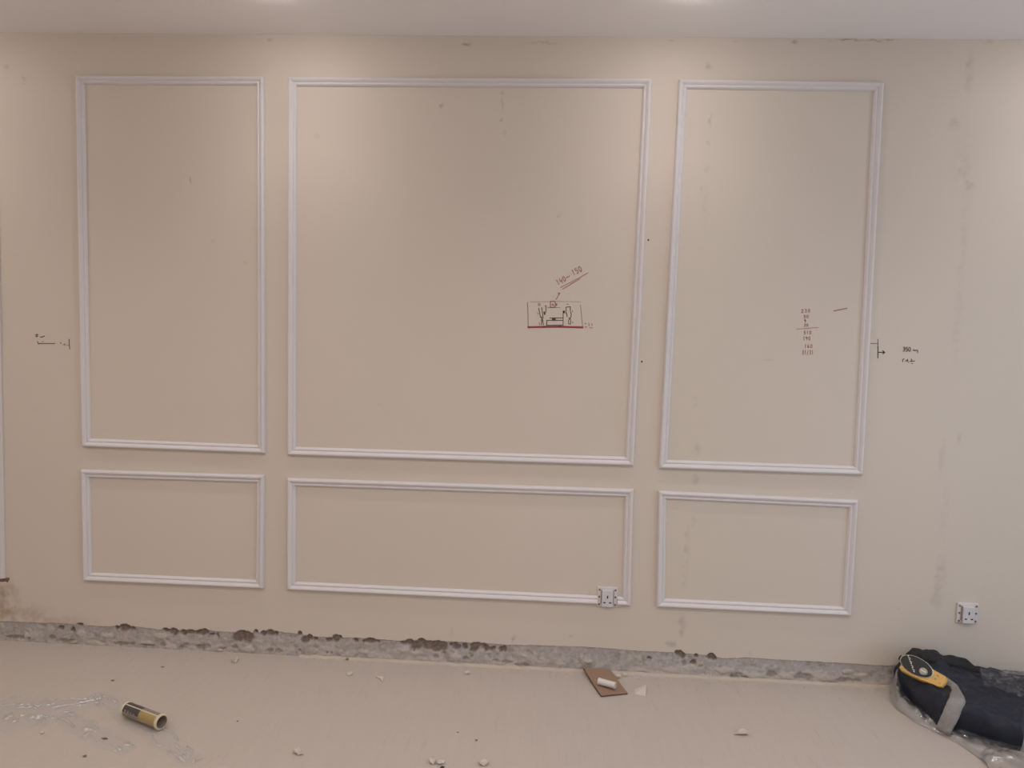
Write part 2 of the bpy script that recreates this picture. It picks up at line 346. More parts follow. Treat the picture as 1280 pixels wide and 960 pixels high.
# ------------------------------------------------------------------ bare strip where the skirting was pulled off
x0, x1 = wall_pt(-40, 790).x, 2.35
NX, NZ = 1500, 26
v, cols = [], []
GREY, LILAC, CREAM, PIT_SHADOW1, PIT_SHADOW2 = Vector((.43,.385,.345)), Vector((.47,.435,.43)), Vector((.58,.515,.46)), Vector((.165,.118,.092)), Vector((.25,.19,.155))
for i in range(NX+1):
    x = x0 + (x1-x0)*i/NX; zt = top_z(x) + 0.010
    ux = (x+2.4)/4.0
    near_p = [q for q in pit_shadow_w if abs(q[0][0]-x) < q[1]*1.8+.02]
    near_l = [q for q in lumpw if abs(q[0][0]-x) < q[1]*1.8+.02]
    for j in range(NZ+1):
        z = zt*j/NZ
        wx, wz = x + .006*fbm(x*60, z*60, 5), z + .005*fbm(x*60, z*60, 9)
        n1, n2, n3 = fbm(x*14, z*22, 1), fbm(x*55, z*70, 2), noise.noise(Vector((x*150, z*150, 4)))
        pit_shadow = 0.0
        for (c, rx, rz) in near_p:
            d = math.hypot((wx-c[0])/rx, (wz-c[1])/rz); pit_shadow = max(pit_shadow, (1-sstep(.7, 1.15, d))*(1 if c[1] > zt*.55 else .55))
        lump = 0.0
        for (c, rx, rz) in near_l:
            d = math.hypot((wx-c[0])/rx, (wz-c[1])/rz); lump = max(lump, 1-sstep(.5, 1.25, d))
        low = 1-sstep(.12, .5, j/NZ)
        lump = max(lump*.9, low*sstep(-.05, .35, n1)*.75)
        base = GREY.lerp(LILAC, max(0, min(1, .5+.9*n1+.35*ux)))
        base = base.lerp(CREAM, max(0, min(1, sstep(.05, .5, .4*n2+.8*fbm(x*26, z*34, 15))*.7)))
        base = base*(1+.10*n2+.04*n3)
        base = base.lerp(Vector((.30, .25, .215)), .5*sstep(.25, .6, -n2*.7-fbm(x*24, z*30, 12)))
        base = base.lerp(CREAM*(1+.12*n3), lump*.85)
        pc = PIT_SHADOW1.lerp(PIT_SHADOW2, max(0, min(1, .45+1.1*n2+.5*n3)))
        base = base.lerp(pc, pit_shadow*.93)
        dep = 0.0042 + .0022*n1 + .0012*n2 + .0006*n3 - .008*lump*(.6+.4*n2) + .008*pit_shadow
        dep = min(.026, max(-.006, dep))
        if j == NZ: dep = min(.024, max(dep, .003))
        v.append((x, dep, z)); cols.append(base)
bs = mesh_obj('baseboard_back', v, grid_faces(NX+1, NZ+1), M_strip, smooth=True, colors=cols)
struct(bs, 'grey strip of bare chipped plaster along the wall foot where skirting was removed', 'baseboard strip')
# low mortar lip along the floor edge
v, f = [], []
pts = [370,400,430,470,510,550,600,650,700,725,760,800,850,900,950,1000,1050,1100,1150,1200,1290]
pr = []
for k in range(240):
    u = 375 + (1290-375)*k/239; base = floor_pt(u, 799.5+.055*u)
    y = -.006 - .004*fbm(base.x*9, 2.2); h = .0065+.003*fbm(base.x*22, 6.1)
    pr.append((base.x, y, max(.002, h)))
for (x, y, h) in pr:
    v += [(x, y-.010, 0.0), (x, y-.008, h), (x, y+.004, h*1.2), (x, .012, h), (x, .012, 0.0)]
mesh_obj('mortar_lip', v, grid_faces(240, 5), M_mortar, bs, smooth=True)['label'] = 'pale mortar lip along the floor edge'

# ------------------------------------------------------------------ white panel frames
PROF = [(0,0),(.02,.006),(.06,.013),(.14,.0175),(.25,.019),(.36,.0178),(.46,.0150),(.54,.0118),(.59,.0100),(.63,.0098),(.68,.0112),(.74,.012),(.82,.0112),(.90,.008),(.97,.004),(1,0)]
WID = 0.037
def rail(parent, a, b, ia, ib):
    v = []
    for (t, h) in PROF:
        p, q = a.lerp(ia, t), b.lerp(ib, t)
        e = (q-p).normalized()*0.0005
        for s in (0, .33, .66, 1):
            r = (p+e).lerp(q-e, s)
            v.append((r.x, -h - (.0003 if h == 0 else 0), r.z))
    f = grid_faces(len(PROF), 4)
    n = len(PROF)
    f.append(tuple(i*4 for i in range(n))); f.append(tuple(i*4+3 for i in range(n)))
    o = mesh_obj('moulding_strip', v, f, M_white, parent)
    for p in o.data.polygons: p.use_smooth = len(p.vertices) == 4 and False
    return o
def panel(name, corners, label, cuts=None):
    W_ = [wall_pt(*c) for c in corners]                  # TL, TR, BR, BL outer
    TL, TR, BR, BL = W_
    inn = [TL+Vector((WID,0,-WID)), TR+Vector((-WID,0,-WID)), BR+Vector((-WID,0,WID)), BL+Vector((WID,0,WID))]
    c = (TL+BR)/2; r = root(name, (c.x, 0, c.z)); struct(r, label, 'moulding')
    for k in range(4):
        a, b, ia, ib = W_[k], W_[(k+1) % 4], inn[k], inn[(k+1) % 4]
        if k == 2 and cuts:                               # bottom rail interrupted by the socket
            xl, xr = cuts
            def at(p, q, x): return p.lerp(q, (x-p.x)/(q.x-p.x))
            rail(r, a, at(a, b, xr), ia, at(ia, ib, xr)) if xr < ia.x-.003 else None
            rail(r, at(a, b, xl), b, at(ia, ib, xl), ib)
        else: rail(r, a, b, ia, ib)
    return r
panel('trim_1', [(96,95),(331.5,96),(332.3,566.5),(104,558)], 'white panel moulding, tall frame at left of the cream wall')
panel('trim_2', [(361,97),(815,99),(792,582),(360,568.5)], 'white panel moulding, widest tall frame around the red pen sketch')
panel('trim_3', [(848,100),(1104,103),(1077.5,593.5),(823,585)], 'white panel moulding, tall frame around the red column of numbers')
panel('trim_4', [(103,586.5),(331.5,593.5),(330,735),(105.5,725)], 'white panel moulding, low frame under the left tall frame')
panel('trim_5', [(360,597),(792,611),(788,756.5),(359.5,736.5)], 'white panel moulding, long low frame with a socket cutting its bottom rail', (wall_pt(747,745).x, wall_pt(771.5,745).x))
panel('trim_6', [(822.5,613),(1072,624.5),(1063,769),(820,757.8)], 'white panel moulding, low frame under the right tall frame')

# white casing edge at the far left with a torn brown end
a, b = wall_pt(8, 722), wall_pt(0.5, 330)
k = (b.x-a.x)/(b.z-a.z); xt = a.x + k*(H-a.z)
r = root('trim_7', (a.x-.05, 0, a.z)); struct(r, 'white vertical casing board at the far left ending above the bare strip', 'casing')
v = [(a.x-.11,-.018,a.z),(a.x-.012,-.018,a.z),(a.x,-.008,a.z),(a.x,0,a.z),(a.x-.11,0,a.z),
     (xt-.11,-.018,H),(xt-.012,-.018,H),(xt,-.008,H),(xt,0,H),(xt-.11,0,H)]
f = [(0,1,2,3,4),(9,8,7,6,5)] + [(q,(q+1)%5,5+(q+1)%5,5+q) for q in range(5)]
mesh_obj('casing_board', v, f, M_trim, r)
v, f = [], []
for i in range(13):
    x = a.x-.10 + .115*i/12; h = .020+.010*fbm(x*70, 1)
    if i == 12: h = .008
    v += [(x, -.010, a.z), (x, -.004, a.z-h*.6), (x, 0, a.z-h), (x, 0, a.z)]
for i in range(12):
    for q in range(4): f.append((i*4+q, i*4+4+q, i*4+4+(q+1)%4, i*4+(q+1)%4))
f += [(0,1,2,3),(48,51,50,49)]
mesh_obj('torn_end', v, f, M_rust, r)['label'] = 'torn brown end'

# ------------------------------------------------------------------ pen marks on the wall
def ink(name, strokes, mat, label, wpx=1.1, y=-0.0008):
    v, f = [], []
    def seg(p, q, wd):
        d = (q-p); d.y = 0
        if d.length < 1e-6: d = Vector((.001, 0, 0))
        d.normalize(); n = Vector((-d.z, 0, d.x))*wd*.5; e = d*wd*.25; o = len(v)
        for w_ in (p-e-n, q+e-n, q+e+n, p-e+n):
            v.append((w_.x, y, w_.z))
        f.append((o, o+1, o+2, o+3))
    for s in strokes:
        wd = wpx
        if isinstance(s, tuple): s, wd = s
        pts = [wall_pt(*p) for p in s]
        for p, q in zip(pts, pts[1:]): seg(p, q, wd*.0036)
    o = mesh_obj(name, v, f, mat, wall); o['label'] = label
    return o
FONT = {'0': [[(.5,1),(.15,.75),(.1,.4),(.35,0),(.75,.1),(.9,.6),(.7,.95),(.5,1)]], '1': [[(.35,.85),(.55,1),(.5,0)]],
 '2': [[(.1,.8),(.45,1),(.85,.75),(.5,.35),(.1,0),(.9,.02)]], '3': [[(.15,.95),(.7,1),(.8,.75),(.4,.55),(.85,.35),(.6,0),(.1,.08)]],
 '4': [[(.35,1),(.1,.4),(.9,.4)],[(.7,.75),(.65,-.1)]], '5': [[(.85,1),(.25,.95),(.2,.55),(.7,.6),(.85,.25),(.5,0),(.1,.08)]],
 '6': [[(.7,1),(.25,.6),(.2,.15),(.6,0),(.85,.3),(.5,.5),(.2,.3)]], '7': [[(.1,.95),(.85,.95),(.4,0)]],
 '9': [[(.8,.7),(.5,1),(.15,.75),(.4,.5),(.8,.75),(.65,0)]], '~': [[(.0,.4),(.3,.6),(.6,.4),(1,.6)]], '/': [[(.75,1.05),(.2,-.15)]]}
def text(s, u, v, h, wd, rot=0, gap=1.25):
    out = []; c, sn = math.cos(rot), math.sin(rot)
    for i, ch in enumerate(s):
        for st in FONT.get(ch, []):
            out.append([(u + (x*wd+i*wd*gap)*c + y*h*sn*-1*-1*0 + (y*h)*(-sn)*-1, v + (x*wd+i*wd*gap)*sn - y*h*c) for (x, y) in st])
    return out
ROT = -math.radians(27)
ink('pen_writing', text('140', 697.0, 356.5, 6.5, 3.6, ROT) + text('~', 709, 349.5, 5, 5, ROT) + text('150', 716.5, 344.5, 7, 3.8, ROT)
    + [[(700.5,359.5),(712,353.5),(724,347.5),(735,341)], [(703,361.5),(714,355),(725,348.5)], [(695,374.5),(697,371),(699,367)], [(697,366.5),(700,366.3),(699,368)]],
    M_red, 'slanted red figures 140 to 150 with a double underline', 0.8)
ink('pen_writing', text('230', 1001.5, 390.8, 4.2, 2.9, -.03, 1.45) + text('50', 1004.5, 397.5, 3.6, 2.6, 0, 1.35) + text('9', 1005, 403.2, 4, 2.7) + text('20', 1004.8, 408, 3.2, 2.5, 0, 1.2)
    + [[(995.5,411.5),(1008,410.5),(1023,409.3)]] + text('510', 1004.5, 417.6, 3.8, 2.6, 0, 1.35) + text('190', 1003.5, 425.2, 4.4, 2.6, 0, 1.3)
    + text('160', 1005.2, 434.8, 4.2, 2.8, 0, 1.35) + text('31/31', 1002.5, 443, 4.8, 2.3, 0, 1.3),
    M_red, 'red column of handwritten figures with a sum line', 0.62)
ink('pen_tick', [[(1042,388.8),(1049,387.3),(1058.5,385.3)]], M_red, 'short red tick beside the figures', 1.2)
ink('pen_sketch', [([(660,409),(680,408.6),(700,408.4),(728.5,409.3)], 2.3)], M_redbold, 'thick dark red base line of the sketch')
ink('pen_sketch', [[(688,376.8),(694,376.8),(694,384.2),(688,384.2),(688,376.8)], [(689.5,381.5),(691,380),(692,382.5)], [(673,379),(673,382)], [(675,379),(675,382)],
    [(695,379.5),(695.7,382),(696.2,379.5)], [(681,382.2),(683,382.2)], [(672,391),(672.7,393)], [(674,403),(674.3,406)], [(708.5,380),(710.5,380.5)], [(715,388),(716,390)], [(715.5,402),(716.5,404)],
    [(731,404.5),(733,404.5)], [(731,408.8),(733.5,408.8)], [(736,404),(736.3,407.5)], [(739.5,404.5),(740.3,407)], [(737,409.8),(740.5,409.8)]],
    M_red, 'red details and side note of the wall sketch', 0.9)
ink('pen_sketch', [([(682.3,382.5),(682.5,391)], .7), ([(680.3,390),(681,393)], 1.9), ([(704,389),(703.9,406.5)], .7), ([(704.7,388.7),(705.3,391)], 2.0),
    ([(687,397.4),(704,397.4)], .8), ([(683.4,400.4),(704,400.4)], .8), ([(683.6,400.4),(683.5,406.4)], .9), ([(683,406.6),(704,406.4)], .8), ([(690.5,399),(694,399)], 2.2),
    [(673.3,385),(674.6,391),(675.5,396.3)], [(677,384.3),(677.8,389),(678.8,396.4)], [(675.2,396.4),(679,396.4)], [(676.5,397),(679,401)], [(679.2,397.5),(676.3,400.5)], [(677.3,400.5),(676.6,406)], [(678.4,401),(679.3,406.3)],
    [(707.6,392),(707.6,384),(713,383.5),(712.8,388.5)], [(713.2,389.5),(714.2,393),(713.4,397)], [(708.3,391.5),(709,395.8)], [(711,397),(713.3,399.5)], [(713.2,397.2),(711.2,399.8)], [(710.6,400.5),(710.9,404.8),(713.2,405),(713.6,400.3)]],
    M_ink, 'black lined figures and box of the wall sketch', 0.8, -0.0011)
ink('pen_sketch', [([(659.3,378),(660,392),(660.3,409)], .9), ([(725.5,381),(727,395),(728.2,409)], .7), ([(663,377.4),(695,376.8),(726,377.2)], .4), ([(684.5,384.4),(700,384.4)], .6)],
    M_pencil, 'faint outline of the wall sketch', .7)
ink('pen_writing', text('350', 1128.2, 439, 5.2, 3.3, .03, 1.05) + [[(1141,438),(1142.5,437.2),(1143.5,438.6),(1145,437.6),(1147.2,438),(1146.8,441)],
    [(1128.6,452.5),(1128.2,449.5),(1130,448.4)], [(1131.5,451),(1135.3,450.4)], [(1134.3,448.8),(1133.8,452)], [(1135.2,452.4),(1135.8,453)], [(1139.3,448.4),(1139.6,452)], [(1137.3,451.6),(1143.6,451.2)], ([(1139,454.4),(1141.2,454.4)], .7)],
    M_ink, 'two short lines of black writing right of the frames', .8)
ink('pen_mark', [([(1097.3,424),(1097.4,433)], .7), [(1097.4,433),(1097.4,447.6)], ([(1088,429.3),(1097.2,429.4)], .7), [(1097.6,440.4),(1105.6,440.4)], [(1103.3,438.2),(1105.8,440.4),(1103.6,442.4)]],
    M_ink, 'black bracket with a right arrow beside the tall frame', 1.1)
ink('pen_mark', [([(43.8,418.8),(48,418.4)], .8), ([(44.2,420.6),(48,420.6)], .8), ([(46.2,416.8),(46.2,421)], .8), ([(50.5,421.4),(52.6,421.2),(55.8,420)], 1.0), ([(46.8,426.5),(48.2,430.2),(50.5,429.2)], .9), ([(53.2,426.6),(54,427.2)], .9),
    ([(50,429.4),(68.8,429.3)], .9), ([(75.4,427.8),(76.6,429.6)], .8), ([(80,431),(80.8,430)], 1.2), ([(80.3,431.2),(86,431.3)], .4), ([(86.5,424),(86.7,431),(87.4,436.5)], 1.0)],
    M_ink, 'black dash and bracket left of the tall frame', 1.0)
for (u, vv) in ((810.5, 300), (802.3, 452)):
    p = wall_pt(u, vv); vv_, ff_ = lathe([(0, .0001), (0, .0042), (.0015, .0034), (.0018, .0001)], (p.x, 0, p.z), (0, -1, 0), 10)
    mesh_obj('nail', vv_, ff_, M_nail, wall)['label'] = 'small dark nail head'

# ------------------------------------------------------------------ sockets
def socket(u0, v0, u1, v1, label, slant):
    tl, br = wall_pt(u0, v0), wall_pt(u1, v1); cx, cz = (tl.x+br.x)/2, (tl.z+br.z)/2; s = 0.043
    r = root('wall_socket', (cx, 0, cz)); tag(r, label, 'socket', group='uncovered wall sockets')
    y1 = 0.0005
    # mounting frame: four bars round an opening
    o = box('mounting_frame', (cx-s, cx+s, -.009, y1, cz-s, cz+s), M_socket, r, .002)
    m = .024
    box('socket_module', (cx-m, cx+m, -.021, -.0085, cz-s+.002, cz+s-.012), M_socket2, r, .002)
    for sx in (-1, 1):
        box('side_clip', (cx+sx*(m+.0028)-.0012, cx+sx*(m+.0028)+.0012, -.0125, -.0088, cz-s*.7, cz+s*.72), M_tubein, r)
        for dz in (.031, .0, -.034):
            q = lathe([(0, .0001), (0, .0042), (.0018, .0042), (.0022, .003), (.0022, .0001)], (cx+sx*.0345, -.0088, cz+dz), (0, -1, 0), 12)
            mesh_obj('screw', *q, M_screw, r)
    for (dx, dz, hx, hz) in ((0, .003, .0026, .0062), (-.0125, -.022, .0048, .0026), (.0125, -.022, .0048, .0026)):
        box('pin_hole', (cx+dx-hx, cx+dx+hx, -.0214, -.0205, cz+dz-hz, cz+dz+hz), M_dark, r)
    return r
socket(747, 733, 771, 757.5, 'white uncovered wall socket cutting through the long low frame', 0)
socket(1195, 753, 1221.5, 778, 'white uncovered wall socket on bare wall above the black bag', 0)

# ------------------------------------------------------------------ ceiling downlights
def downlight_proto():
    r = root('ceiling_downlight', (0, 0, H))
    tag(r, 'round white ceiling downlight with a glowing domed diffuser', 'downlight', group='ceiling downlights')
    q = lathe([(0, .038), (0, .058), (-.003, .060), (-.006, .057), (-.006, .043), (-.001, .038)], (0, 0, H), (0, 0, 1), 40)
    mesh_obj('lamp_ring', *q, M_ring, r, smooth=True)
    q = lathe([(-.001, .040), (-.009, .039), (-.015, .031), (-.018, .018), (-.019, .0005)], (0, 0, H), (0, 0, 1), 32)
    mesh_obj('diffuser', *q, M_glow, r, smooth=True)
    ld = bpy.data.lights.new('lamp_light', 'SPOT'); ld.energy = LAMP_W; ld.color = LAMP_COL
    ld.spot_size = math.radians(150); ld.spot_blend = 0.5; ld.shadow_soft_size = 0.035
    lo = bpy.data.objects.new('lamp_light', ld); link(lo, r); lo.location = (0, 0, -0.026)
    return r
dp = downlight_proto(); front = []
row_x = [floor_pt(u, -4, H).x for u in (-175, 345, 865)] + [2.08]
spots = [(x, -0.468) for x in row_x] + [(x, -2.0) for x in row_x] + [(x, -3.7) for x in row_x]
for i, (x, y) in enumerate(spots):
    if i == 0: r = dp
    else:
        r = dp.copy(); C.objects.link(r)
        for ch in list(dp.children):
            c = ch.copy(); C.objects.link(c); c.parent = r
    r.location = (x, y, H); r['_b'] = (x, y, H)
    r['label'] = 'round domed ceiling downlight, %s in the row %s' % (('first from the left', 'second from the left', 'third from the left', 'rightmost')[i % 4], ('nearest the cream wall', 'in mid room', 'furthest from the wall')[i//4])
for r in [o for o in bpy.data.objects if o.name.startswith('ceiling_downlight') and o.location.y > -1]:
    for c in r.children:
        if c.type == 'LIGHT':
            if not front: front.append(c.data.copy()); front[0].energy = LAMP_FRONT; front[0].spot_size = math.radians(124); front[0].spot_blend = 1.0
            c.data = front[0]

# ------------------------------------------------------------------ black tool bag
FLc, FRc, BRc, BLc = Vector((1.517,-.362)), Vector((1.745,-.478)), Vector((2.075,-.030)), Vector((1.488,-.030))
CTRL = [((1.458,-.14),.125),((1.50,-.30),.128),((1.532,-.25),.132),((1.554,-.33),.130),((1.605,-.36),.122),((1.517,-.09),.200),((1.477,-.09),.180),((1.60,-.08),.196),((1.734,-.07),.170),((1.80,-.07),.118),
        ((1.99,-.07),.102),((1.72,-.33),.128),((1.755,-.45),.105),((1.78,-.15),.118),((1.577,-.22),.133),((1.563,-.15),.158),((1.65,-.2),.138),((1.69,-.13),.150),((1.9,-.2),.115),((1.85,-.3),.115),((1.68,-.42),.115)]
def bag_h(x, y):
    s, t = 0.0, 0.0
    for (c, h) in CTRL:
        w_ = 1/((x-c[0])**2+(y-c[1])**2+.0006)**1.6; s += w_; t += w_*h
    return t/s
def bag_map(t):
    a = abs(t)
    if a <= .80: return math.copysign(a/.80*.95, t), 1.0
    s = (a-.80)/.20; return math.copysign(.95+.05*math.sin(min(1, s*1.5)*math.pi/2), t), max(0, math.cos(s*math.pi/2))**.75
def bag_xy(pu, pv):
    a, b = (pu+1)/2, (pv+1)/2
    return FLc*(1-a)*(1-b)+FRc*a*(1-b)+BRc*a*b+BLc*(1-a)*b
bag = root('tool_bag', (1.70, -.25, 0)); tag(bag, 'black nylon bag slumped on the floor against the wall', 'bag')
NU, NV = 130, 110; v = []
for i in range(NU):
    for j in range(NV):
        pu, fu = bag_map(-1+2*i/(NU-1)); pv, fv = bag_map(-1+2*j/(NV-1))
        p = bag_xy(pu, pv); f_ = min(fu, fv); h = bag_h(p.x, p.y)
        wr = .012*fbm(p.x*9, p.y*9, 2) + .011*(1-abs(fbm(p.x*13+p.y*6, p.y*15, 7))*1.3)
        z = max(0.0, (h+wr-.006)*f_)
        bulge = .012*math.sin(math.pi*min(1, f_))
        d = Vector((p.x-1.72, p.y+.22)).normalized()*bulge
        k = .006*fbm(p.x*14, p.y*14, z*18)
        y = min(p.y+d.y+k, -.024)
        lean = max(0, z-.085)*.55*max(0, 1-(pu+1)/2*2.5)
        lb = -.016*math.sin(math.pi*(pv+1)/2)*max(0, -pu)**3
        v.append((p.x+d.x*.6+k+lean+lb, y, z))
mesh_obj('bag_body', v, grid_faces(NU, NV) , M_bag, bag, smooth=True)
# rolled top flap along the wall
fp = [wall_pt(*q) for q in ((1137,824,-.115),(1144,819,-.10),(1158,823,-.10),(1170,826,-.10),(1188,829,-.095),(1204,832,-.09),(1214,839,-.09),(1223,848,-.085))]
rs = [.022,.030,.030,.026,.030,.028,.026,.018]
P2, R2 = [], []
for i in range(len(fp)-1):
    for s in range(5):
        t = s/5; P2.append(fp[i].lerp(fp[i+1], t)); R2.append((rs[i]*(1-t)+rs[i+1]*t)*(1+.12*noise.noise(Vector((i+t, 3, 1))*2)))
vv, ff = tube_vf(P2, R2, 18)
vv = [Vector(q) + Vector((.006*fbm(q[0]*30, q[2]*30, 1), 0, .006*fbm(q[0]*26, q[1]*40, 3))) for q in vv]
vv = [Vector((q.x, min(q.y, -.024), q.z)) for q in vv]
mesh_obj('top_flap', vv, ff, M_bagblack, bag, smooth=True)
# second fold lying over the front of the flap
fp = [wall_pt(*q) for q in ((1160,834,-.135),(1178,838,-.135),(1196,840,-.13),(1212,845,-.125),(1226,852,-.12))]
vv, ff = tube_vf(sum([[fp[i].lerp(fp[i+1], s/4) for s in range(4)] for i in range(4)], []) + [fp[-1]], [.018+.004*math.sin(i*1.1) for i in range(17)], 14)
mesh_obj('top_fold', vv, ff, M_bagblack, bag, smooth=True)
# grey webbing strap over the front edge
rows = [((1176,857,-.225),(1181,845,-.205)),((1188,866,-.30),(1197,857,-.275)),((1187,872,-.365),(1206,873,-.372)),((1184,877,-.378),(1207,878,-.388)),((1176,895,-.388),(1198,899,-.408)),((1169,911,-.382),(1187,919,-.412))]
v = []; NS = 7
R_ = []
for (a0, b0), (a1, b1) in zip(rows, rows[1:]):
    for s in range(4):
        t = s/4; R_.append((wall_pt(*a0).lerp(wall_pt(*a1), t), wall_pt(*b0).lerp(wall_pt(*b1), t)))
R_.append((wall_pt(*rows[-1][0]), wall_pt(*rows[-1][1])))
for (a, b) in R_:
    for k in range(NS):
        t = k/(NS-1); p = a.lerp(b, t); p = p + Vector((0, -.006*math.exp(-((t-.72)/.10)**2) + .002*fbm(p.x*40, p.z*40), .002*fbm(p.x*50, p.z*50, 4))); p.z = max(p.z, .003); v.append(p)
mesh_obj('strap', v, grid_faces(len(R_), NS), M_strap, bag, smooth=True, solid=.004)['label'] = 'grey webbing strap'
# piping along the front foot
e = [wall_pt(1206+66*s, 920+15*s, -.418-.095*s) for s in [i/10 for i in range(11)]]
mesh_obj('piping', *tube_vf([Vector((p.x, p.y, max(p.z, .006))) for p in e], .005, 8), M_bagblack, bag, smooth=True)

# ------------------------------------------------------------------ yellow meter lying on the bag
Hd, Tl = wall_pt(1136, 830, -.150), wall_pt(1178, 853, -.247)
ax = (Tl-Hd); LEN = ax.length; ax.normalize()
wv = Vector((.45, .45, .75)); wv = (wv - ax*wv.dot(ax)).normalized(); nv = wv.cross(ax).normalized()
if nv.y > 0: nv = -nv
met = root('multimeter', tuple(Hd)); tag(met, 'yellow cased hand meter with black dial face lying on the bag', 'meter')
Hd0 = Hd + nv*.010
def mp(l, w_, n): return Hd0 + ax*l + wv*w_ + nv*n
def loft(outline, levels):
    v, f = [], []; n = len(outline); cx = sum(o[0] for o in outline)/n
    for (h, sc) in levels:
        for (l, w_) in outline: v.append(mp(cx+(l-cx)*sc, w_*sc, h))
    for i in range(len(levels)-1):
        for k in range(n): f.append((i*n+k, i*n+(k+1) % n, (i+1)*n+(k+1) % n, (i+1)*n+k))
    f.append(tuple(range(n))); f.append(tuple((len(levels)-1)*n+k for k in range(n)))
    return v, f
L_ = LEN
case = [(-.022,-.034),(-.010,-.041),(.03,-.041),(.07,-.037),(.10,-.031),(L_+.0,-.027),(L_+.012,-.020),(L_+.014,0),(L_+.012,.020),(L_,.026),(.10,.026),(.07,.028),(.03,.026),(-.005,.020),(-.020,.004)]
mesh_obj('meter_case', *loft(case, [(-.026,.94),(-.018,1.0),(-.004,1.0),(.002,.95)]), M_yellow, met)
ov = []
for k in range(36):
    a = 2*math.pi*k/36; ov.append((.030+.066*math.cos(a)*(1 if math.cos(a) > 0 else .93), .003+.036*math.sin(a)))
mesh_obj('face_rim', *loft(ov, [(.0,1.03),(.0045,1.03),(.006,.99)]), M_rim, met)
mesh_obj('meter_face', *loft(ov, [(.004,.98),(.0075,.97),(.0085,.93)]), M_face, met)
dk = [(.064+.016*math.cos(2*math.pi*k/20), -.004+.015*math.sin(2*math.pi*k/20)) for k in range(20)]
dial = mesh_obj('dial', *loft(dk, [(.0075,1.0),(.013,.95),(.015,.85)]), M_dial, met)
mesh_obj('dial_pointer', *loft([(.054,-.007),(.076,-.009),(.076,-.002),(.054,-.001)], [(.0145,1),(.0185,.9)]), M_socket2, met)
v, f = [], []
for k in range(9):
    l = -.014+.0058*k; wc = .024-.0058*k; o = len(v); hw = .0016 if k % 3 else .0020; ll = .006+.003*(k % 2)
    v += [mp(l, wc-hw, .0088), mp(l+ll, wc-hw, .0088), mp(l+ll, wc+hw, .0088), mp(l, wc+hw, .0088)]; f.append((o, o+1, o+2, o+3))
mesh_obj('scale_print', v, f, M_mark, met)['label'] = 'white scale marks'
mesh_obj('hook', *loft([(-.040,-.004),(-.018,-.008),(-.018,.016),(-.040,.012)], [(-.014,1),(.002,1),(.004,.9)]), M_bagblack, met)
for (l, w_) in ((L_-.022,.012),(L_-.024,-.004),(L_-.004,-.012)):
    mesh_obj('jack', *lathe([(0,.0002),(0,.0042),(.0022,.0036),(.0022,.0002)], mp(l, w_, .0012), nv, 10), M_labelgold, met)

# ------------------------------------------------------------------ plastic films
def film(name, spine, widths, mat, amp, parent=None, seed=0.0, nu=110, nv=64, base=.0012, creases=(-.7, -.2, .3, .75), crumple=()):
    pts = [floor_pt(*p) for p in spine]; v = []
    cr_ = [(floor_pt(u, w_), rr) for (u, w_, rr) in crumple]
    for i in range(nu):
        t = i/(nu-1)*(len(pts)-1); k = min(int(t), len(pts)-2); fr = t-k
        p = pts[k].lerp(pts[k+1], fr); tg = [(pts[min(m+1, len(pts)-1)]-pts[max(m-1, 0)]).normalized() for m in (k, k+1)]
        d = tg[0].lerp(tg[1], fr)
        if max(widths) > .2: d = (pts[-1]-pts[0])
        d = d.normalized(); s = Vector((-d.y, d.x, 0))
        wd = widths[k]*(1-fr)+widths[k+1]*fr
        for j in range(nv):
            q = j/(nv-1)*2-1
            ww = wd*(1+.35*fbm(i*.09, math.copysign(1.5, q), seed))
            x = p + s*q*ww*.5
            h = 0.0
            for n_, c in enumerate(creases):
                cc = c + .22*noise.noise(Vector((i*.025, n_*3.3, seed)))
                on = sstep(-.35, .3, noise.noise(Vector((i*.04+9, n_*5.1, seed))))*(.6+.4*noise.noise(Vector((i*.3, n_, seed))))
                h += amp*on*math.exp(-((q-cc)*wd/(.007+.004*(n_ % 2)))**2)
            loc = sum(math.exp(-((x-c).length/rr)**2) for (c, rr) in cr_)
            h += amp*(.18+1.0*loc)*max(0, fbm(x.x*34, x.y*34, seed+3)+.1)
            h += amp*.25*max(0, fbm(x.x*9, x.y*9, seed+7))
            v.append((x.x, x.y, base+h*(1-abs(q)**6*.8)))
    return mesh_obj(name, v, grid_faces(nu, nv), mat, parent, smooth=True, up=True)
pf = root('plastic_film', tuple(floor_pt(80, 900))); tag(pf, 'crumpled clear plastic film trailing across the floor at the left edge', 'plastic film')
film('film_fold', [(-12,894),(40,892),(80,886),(126,876)], [.28,.24,.17,.06], M_film, .011, pf, 1.0, 130, 90, creases=(-.45, -.15, .25, .5, .85), crumple=((50,897,.05),(52,907,.045),(15,900,.05)))
film('film_fold', [(78,894),(105,910),(135,926),(163,939)], [.07,.10,.10,.06], M_film, .012, pf, 5.0, 90, 44, creases=(-.4, .5), crumple=((108,917,.06),(150,938,.05)))
f2 = film('plastic_wrap', [(118,866),(150,884),(180,904),(212,928),(243,954)], [.06,.11,.12,.10,.07], M_film, .010, None, 9.0, 130, 50, creases=(-.55, .1, .6), crumple=((128,880,.05),(222,938,.06),(236,948,.06)))
tag(f2, 'clear plastic wrapper lying under the printed tube', 'plastic wrapper')

sheet = root('plastic_sheet', (1.58, -.45, 0)); tag(sheet, 'clear plastic sheet under and around the black bag', 'plastic sheet')
